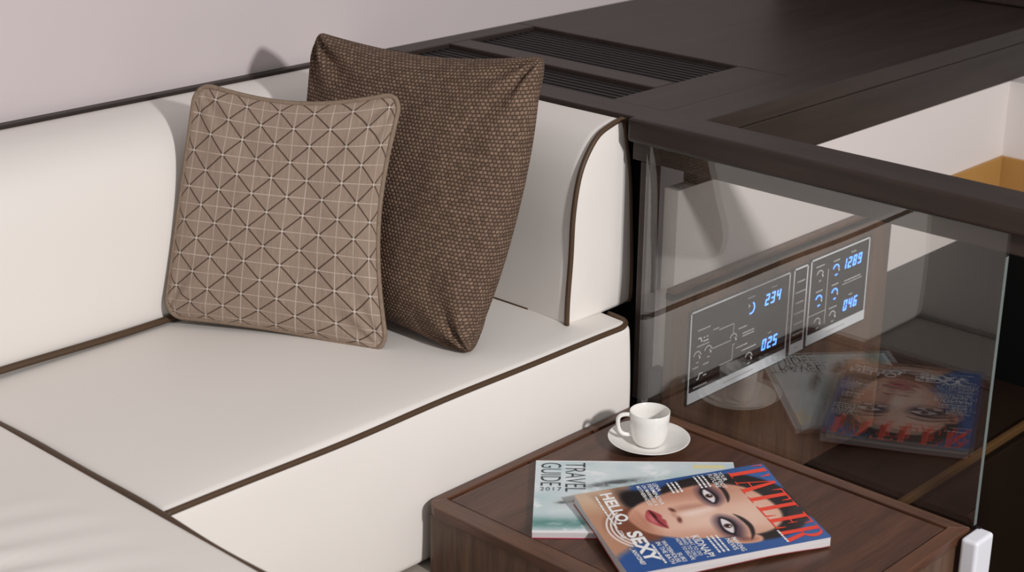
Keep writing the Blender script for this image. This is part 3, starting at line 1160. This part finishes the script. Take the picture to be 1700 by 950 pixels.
def cover_fashion(S, T_):
    x, y = S * .734, T_
    C = np.zeros((len(x), 3))
    C[:] = (44, 84, 148)
    C += (np.clip(y - .5, 0, 1) * 60)[:, None] * np.array([.6, .6, .5])

    def over(mask, rgb):
        nonlocal C
        m = np.clip(mask, 0, 1)[:, None]
        C = C * (1 - m) + np.array(rgb, float) * m

    def ell(cx_, cy_, a, b, ang, w_):
        c_, s_ = math.cos(math.radians(ang)), math.sin(math.radians(ang))
        u = ((x - cx_) * c_ + (y - cy_) * s_) / a
        v = (-(x - cx_) * s_ + (y - cy_) * c_) / b
        return smooth_mask((np.sqrt(u * u + v * v) - 1) * min(a, b), w_)

    def pol(pts, w_):
        c = [tuple(p) for p in catmull(pts, 4, True)]
        return smooth_mask(polysdf(x, y, c), w_)
    # shoulders, blurred warm foreground
    over(pol([(-.1, -.1), (.60, -.1), (.56, .03), (.50, .12), (.40, .20), (.28, .24), (.10, .24), (-.05, .27)], .05), (186, 138, 110))
    over(ell(.03, .05, .12, .10, 20, .12), (206, 178, 152))
    over(ell(.10, .11, .05, .02, 20, .05) * .7, (140, 92, 66))
    over(pol([(.18, .24), (.22, .10), (.34, .05), (.46, .12), (.50, .25), (.35, .30)], .05), (124, 72, 52))
    over(ell(.12, .24, .10, .045, 10, .05), (70, 62, 60))
    # hair behind
    over(pol([(.04, .50), (.03, .68), (.07, .84), (.16, .95), (.32, 1.02), (.48, 1.02), (.60, .92), (.655, .78), (.645, .64), (.60, .55), (.40, .5), (.12, .40)], .02), (34, 28, 28))
    over(pol([(.05, .24), (.13, .20), (.20, .24), (.17, .34), (.10, .38)], .03), (30, 26, 28))
    # ear
    over(pol([(.585, .66), (.62, .70), (.66, .68), (.655, .60), (.62, .545), (.585, .56)], .012), (214, 160, 136))
    over(ell(.625, .625, .018, .04, -10, .02) * .7, (150, 88, 68))
    # face
    face = [(.262, .178), (.34, .185), (.43, .225), (.515, .34), (.565, .50), (.592, .64), (.585, .76), (.53, .845), (.44, .885), (.31, .875), (.19, .825), (.125, .73), (.100, .61), (.115, .47), (.145, .34), (.19, .235)]
    over(pol(face, .018), (222, 172, 148))
    fm = pol(face, .03)
    # form of the face in the printed portrait
    over(fm * ell(.40, .50, .10, .16, -12, .22) * .75, (242, 214, 198))
    over(fm * ell(.42, .76, .14, .09, 0, .20) * .7, (238, 206, 188))
    over(fm * ell(.12, .44, .05, .22, -6, .10) * .75, (164, 106, 84))
    over(fm * ell(.36, .20, .15, .05, 12, .08) * .7, (178, 116, 92))
    over(fm * ell(.55, .50, .05, .20, -10, .10) * .55, (186, 126, 102))
    over(fm * ell(.19, .73, .07, .12, 0, .12) * .5, (188, 132, 110))
    # nose
    over(fm * pol([(.262, .56), (.285, .54), (.285, .44), (.262, .42), (.248, .46)], .05) * .65, (170, 112, 92))
    over(fm * pol([(.300, .58), (.330, .58), (.345, .47), (.325, .43), (.305, .46)], .05) * .8, (250, 230, 220))
    over(ell(.268, .400, .020, .011, 18, .014), (96, 46, 38))
    over(ell(.362, .398, .024, .010, -14, .014), (104, 50, 40))
    over(ell(.312, .392, .03, .010, 0, .02) * .5, (176, 112, 92))
    # mouth
    over(pol([(.232, .292), (.275, .325), (.302, .333), (.322, .326), (.345, .335), (.378, .328), (.415, .318), (.37, .275), (.32, .252), (.27, .262)], .010), (176, 72, 78))
    over(pol([(.232, .294), (.29, .308), (.33, .303), (.415, .319), (.34, .294), (.285, .290)], .008), (70, 20, 26))
    over(ell(.318, .278, .035, .010, 3, .02) * .8, (228, 142, 146))
    over(ell(.31, .237, .05, .010, 3, .03) * .5, (170, 108, 88))

    def eye(ex_, ey_, ang, sc_, flip):
        def L(pts):
            c_, s_ = math.cos(math.radians(ang)), math.sin(math.radians(ang))
            return [(ex_ + (px * flip * c_ - py * s_) * sc_, ey_ + (px * flip * s_ + py * c_) * sc_) for px, py in pts]
        over(pol(L([(-.105, -.01), (-.06, .05), (.02, .07), (.10, .05), (.14, .03), (.09, -.04), (.0, -.06), (-.07, -.05)]), .045) * .85, (66, 48, 66))
        over(pol(L([(-.085, -.008), (-.04, .034), (.02, .040), (.09, .012), (.11, .016), (.06, -.034), (.0, -.040), (-.05, -.030)]), .012), (24, 18, 24))
        over(pol(L([(-.070, -.010), (-.03, .018), (.02, .022), (.075, .002), (.04, -.022), (.0, -.027), (-.04, -.022)]), .007), (232, 224, 228))
        over(ell(*L([(.004, -.001)])[0], .0215 * sc_ / 1.0, .0215 * sc_, 0, .006), (84, 50, 36))
        over(ell(*L([(.004, -.001)])[0], .011 * sc_, .011 * sc_, 0, .005), (12, 8, 10))
        over(ell(*L([(.010, .007)])[0], .005 * sc_, .005 * sc_, 0, .004), (255, 250, 250))
        over(pol(L([(-.10, .062), (-.05, .100), (.03, .118), (.11, .100), (.155, .066), (.11, .082), (.03, .092), (-.06, .074)]), .010), (34, 24, 24))
    eye(.205, .622, 4, .86, -1)
    eye(.480, .592, -5, .95, 1)
    # sheen in the hair
    hair = np.clip(1 - fm, 0, 1) * ell(.46, .98, .20, .05, -18, .05)
    st_ = .5 + .5 * np.sin((x * .94 + y * .35) * 420 + 8 * fb(x * 9, y * 9, 3))
    over(hair * st_ * .45, (120, 108, 104))
    # white bead collar
    for k in range(3):
        for i in range(46):
            a = math.radians(218 + i * 2.1)
            bx2, by2 = .365 + (.215 - k * .020) * math.cos(a), .262 + (.215 - k * .020) * math.sin(a)
            if i % 1 == 0:
                m = (np.abs(x - bx2) < .012) & (np.abs(y - by2) < .012)
                if m.any():
                    dd = np.hypot(x[m] - bx2, y[m] - by2)
                    mm = np.clip(.5 - (dd - .0052) / .004, 0, 1)[:, None]
                    C[m] = C[m] * (1 - mm) + np.array([236, 228, 226.]) * mm
    return C


# the lower magazine: page bottom edge on the left, top edge to the right
g_o = Vector((.0123, -.1814, 0))
g_right = (.0123 - .1718, -.1814 + .0421)          # reading direction of the turned title is t1 -> t3; page right = that
guide = Page((.1718, -.0421, 0), (.3641 - .1718, -.2452 + .0421), (.1718 - .0123, -.0421 + .1814), .280, .2116, lambda s, t: TT + .0082)
# page frame used here: origin far-left corner, s along the long edge (to the right), t<0 towards the viewer
guide.o = Vector((.0123, -.1814, 0))


def cover_guide(S, T_):
    x, y = S * 1.33, T_
    C = np.zeros((len(x), 3))
    base = fb(x * 3.2, y * 4.2, 5)
    foam = fb(x * 9 + 3 * base, y * 11, 9)
    C[:] = (214, 226, 230)

    def over(m, rgb):
        nonlocal C
        m = np.clip(m, 0, 1)[:, None]
        C = C * (1 - m) + np.array(rgb, float) * m
    over((base - .42) * 3.0, (190, 212, 216))
    g = np.exp(-((y - .13) / .08) ** 2) * (.35 + 1.2 * foam)
    over(g * 1.1, (96, 146, 142))
    g2 = np.exp(-((y - .58 - .25 * (x - .7)) / .10) ** 2) * np.clip((x - .35) * 3, 0, 1) * np.clip((1.1 - x) * 4, 0, 1) * (foam * 1.7)
    over(g2 * 1.2, (108, 154, 150))
    # rocks
    rk = np.exp(-((x - .29) / .10) ** 2 - ((y - .44 - .25 * (x - .29)) / .050) ** 2) * (foam * 3.6 - .5)
    over(rk, (142, 120, 112))
    rk2 = np.exp(-((x - .19) / .035) ** 2 - ((y - .40) / .018) ** 2) * (foam * 3)
    over(rk2, (70, 76, 82))
    rk3 = np.exp(-((x - .52) / .16) ** 2 - ((y - .68 - .30 * (x - .52)) / .035) ** 2) * (foam * 4.6 - 1.0)
    over(rk3, (84, 92, 94))
    over((foam - .55) * 4, (236, 242, 244))
    # sky side at the top of the page, yellow strip, white border
    over(np.clip((x - .95) * 4, 0, 1) * .7, (196, 214, 222))
    over(((x > 1.05) & (x < 1.26) & (y > .90) & (y < .955)) * .85, (236, 224, 160))
    over((y < .030) * 1.0, (240, 238, 240))
    over((y > .985) * 1.0, (240, 242, 244))
    return C


ge = empty('magazine', (.18, -.2, TT))
gb = guide.block('pages', -.0080, -.0002, M['paper'])
M['magenta'] = plain('magenta_cover_edge', (196, 60, 96), .4, .4)
gbk = guide.block('back_cover', -.0082, -.0072, M['magenta'], 4, -.001)
gc = guide.sheet('cover', 240, 180, 0, paint_mat('guide_print', .3), cover_guide)
M['ink'] = plain('dark_ink', (60, 64, 72), .5, .2)
adopt(ge, gb, gbk, gc)
tx = [guide.text('title_lettering', 'TRAVEL', .150, .968, 0.0292, M['ink'], .088, dirn=90, bold=-.012),
      guide.text('title_lettering', 'GUIDE', .028, .968, 0.0292, M['ink'], .070, dirn=90, bold=-.012),
      guide.text('title_lettering', '2017', .026, .560, .0105, M['ink'], .0290, spacing=1.2, bold=-.010)]
adopt(ge, *tx)
tag(ge, 'pale travel guide magazine lying under the fashion magazine', 'magazine')


# the upper magazine
def tz(s, t):
    return TT + .0215 - .0035 * s - .0025 * t + .0022 * math.exp(-((s - .08) / .10) ** 2) - .0012 * math.sin(math.pi * s)


tat = Page((.1085, -.1681, 0), (.0038 - .1085, -.3519 + .1681), (.3693 - .1085, -.2905 + .1681), .2115, .288, tz)
te = empty('magazine', (.2, -.3, TT + .008))


def tlow(s, t):
    # rests on the lower magazine, its free corner droops towards the table
    p = Vector(tat.at(s, t))
    p.z = 0
    d = p - guide.o
    a, b = d.dot(guide.ex) / guide.W, d.dot(guide.ey) / guide.H
    out = math.hypot(max(0, a - 1.0, -a) * guide.W, max(0, b - 1.0, -b) * guide.H)
    return TT + .0093 - min(.0070, out * .075) + .0012 * math.sin(t * 7.5) * max(0, s - .6) * (1 if out > .02 else 0)


tp = tat.block('pages', 0, -.0002, M['paper'], 24, .004, tlow)
M['red'] = plain('masthead_red', (238, 74, 54), .35, .35, noise_amt=.01)
M['white_ink'] = plain('white_ink', (240, 240, 240), .4, .3, noise_amt=.005)
tbk = tat.block('back_cover', 0, 0, plain('red_back_cover', (150, 60, 60), .4, .35), 24, 0, lambda s, t: tlow(s, t) - .0006)
# keep the back cover a thin sheet
for i, v in enumerate(tbk.data.vertices):
    pass
nb = len(tbk.data.vertices) // 2
for i in range(nb):
    tbk.data.vertices[nb + i].co.z = tbk.data.vertices[i].co.z + .0005
tc_ = tat.sheet('cover', 260, 350, 0, paint_mat('fashion_print', .28), cover_fashion)
adopt(te, tp, tbk, tc_)


def masthead():
    L = {}
    L['T'] = [[(.36, 0), (.64, 0), (.64, 1), (.36, 1)], [(0, .955), (1, .955), (1, 1), (0, 1)], [(0, .74), (.035, .74), (.12, .97), (0, .97)], [(1, .74), (.965, .74), (.88, .97), (1, .97)], [(.22, 0), (.78, 0), (.78, .025), (.22, .025)]]
    L['A'] = [[(.42, 1), (.60, 1), (.96, 0), (.66, 0)], [(.42, 1), (.48, 1), (.15, 0), (.09, 0)], [(.24, .30), (.72, .30), (.70, .335), (.255, .335)], [(0, 0), (.28, 0), (.28, .025), (0, .025)], [(.56, 0), (1.06, 0), (1.06, .025), (.56, .025)]]
    L['L'] = [[(.14, 0), (.42, 0), (.42, 1), (.14, 1)], [(0, 0), (.95, 0), (.95, .04), (0, .04)], [(.95, 0), (.95, .28), (.915, .28), (.82, .03)], [(0, .975), (.56, .975), (.56, 1), (0, 1)]]
    L['E'] = [[(.14, 0), (.42, 0), (.42, 1), (.14, 1)], [(0, 0), (.95, 0), (.95, .04), (0, .04)], [(.95, 0), (.95, .26), (.915, .26), (.82, .03)], [(0, .96), (.90, .96), (.90, 1), (0, 1)], [(.90, 1), (.90, .76), (.865, .76), (.78, .97)], [(.42, .49), (.70, .49), (.70, .525), (.42, .525)], [(.70, .38), (.70, .63), (.67, .63), (.64, .51), (.67, .38)]]
    bowl = []
    for i in range(12):
        a, b = math.radians(90 - 15 * i), math.radians(90 - 15 * (i + 1))
        bowl.append([(.50 + .19 * math.cos(a), .745 + .215 * math.sin(a)), (.50 + .42 * math.cos(a), .745 + .255 * math.sin(a)),
                     (.50 + .42 * math.cos(b), .745 + .255 * math.sin(b)), (.50 + .19 * math.cos(b), .745 + .215 * math.sin(b))])
    L['R'] = [[(.12, 0), (.38, 0), (.38, 1), (.12, 1)], [(0, .97), (.52, .97), (.52, 1), (0, 1)], [(.38, .49), (.52, .49), (.52, .53), (.38, .53)], [(0, 0), (.52, 0), (.52, .025), (0, .025)],
              [(.46, .50), (.70, .50), (1.02, 0), (.74, 0)]] + bowl
    out = []
    xs = [.015, .170, .335, .500, .655, .820]
    for ch, x0 in zip('TATLER', xs):
        for p in L[ch]:
            out.append([(x0 + px * .150, .792 + py * .195) for px, py in p])
    return out


WI = M['white_ink']
adopt(te, tat.polys('masthead', masthead(), M['red'], .0004))
rows = [('HELLO,', .055, .118, .0165, .078, 'LEFT', .035), ('SEXY', .535, .118, .0185, .078, 'LEFT', .04),
        ('COLD', .50, .083, .0062, .020, 'LEFT', .02), (', ANYONE?', .72, .083, .0062, .042, 'LEFT', .02),
        ('KIDNAP!', .70, .385, .0118, .056, 'LEFT', .01), ('WHAT TO DO', .70, .358, .0052, .050, 'LEFT', .01),
        ('WHO TO CALL', .70, .334, .0052, .052, 'LEFT', .01), ('HOW TO ESCAPE', .70, .310, .0052, .056, 'LEFT', .01),
        ('SUKI', .86, .268, .0062, .022, 'LEFT', .01), ('WATERHOUSE', .70, .240, .0062, .056, 'LEFT', .01), ('IN THE BATH', .70, .212, .0062, .056, 'LEFT', .01),
        ('LENA', .03, .395, .0064, .022, 'LEFT', .01), ('PERMINOVA', .03, .366, .0064, .054, 'LEFT', .01),
        ('ON MARRIAGE &', .03, .338, .0056, .054, 'LEFT', .01), ('MOTHERHOOD', .03, .310, .0056, .052, 'LEFT', .01),
        ('YOUR', .03, .742, .0064, .024, 'LEFT', .01), ('PERFECT', .03, .714, .0064, .040, 'LEFT', .01), ('FUTURE', .03, .686, .0064, .036, 'LEFT', .01),
        ('MAKING', .80, .556, .0070, .036, 'LEFT', .01), ('NEWS', .80, .526, .0070, .030, 'LEFT', .01)]
for txt, s, t, cap_, wd, al, bo in rows:
    adopt(te, tat.text('cover_lettering', txt, s, t, cap_, WI, wd, al, 0, bo, .0005))
small = []
for s, t, wd, n in ((.03, .655, .16, 3), (.06, .505, .12, 3), (.74, .495, .20, 3), (.08, .086, .38, 1), (.72, .186, .22, 1), (.815, .785, .16, 1)):
    for j in range(n):
        x = s
        k = 0
        while x < s + wd - .01:
            d = .012 + .008 * ((k * 5 + j * 3) % 3)
            small.append([(x, t - j * .022), (x + d, t - j * .022), (x + d, t - j * .022 + .010), (x, t - j * .022 + .010)])
            x += d + .006
            k += 1
adopt(te, tag(tat.polys('small_print', small, WI, .0005), kind='stuff'))
tag(te, 'glossy fashion magazine with red masthead and portrait cover on top', 'magazine')
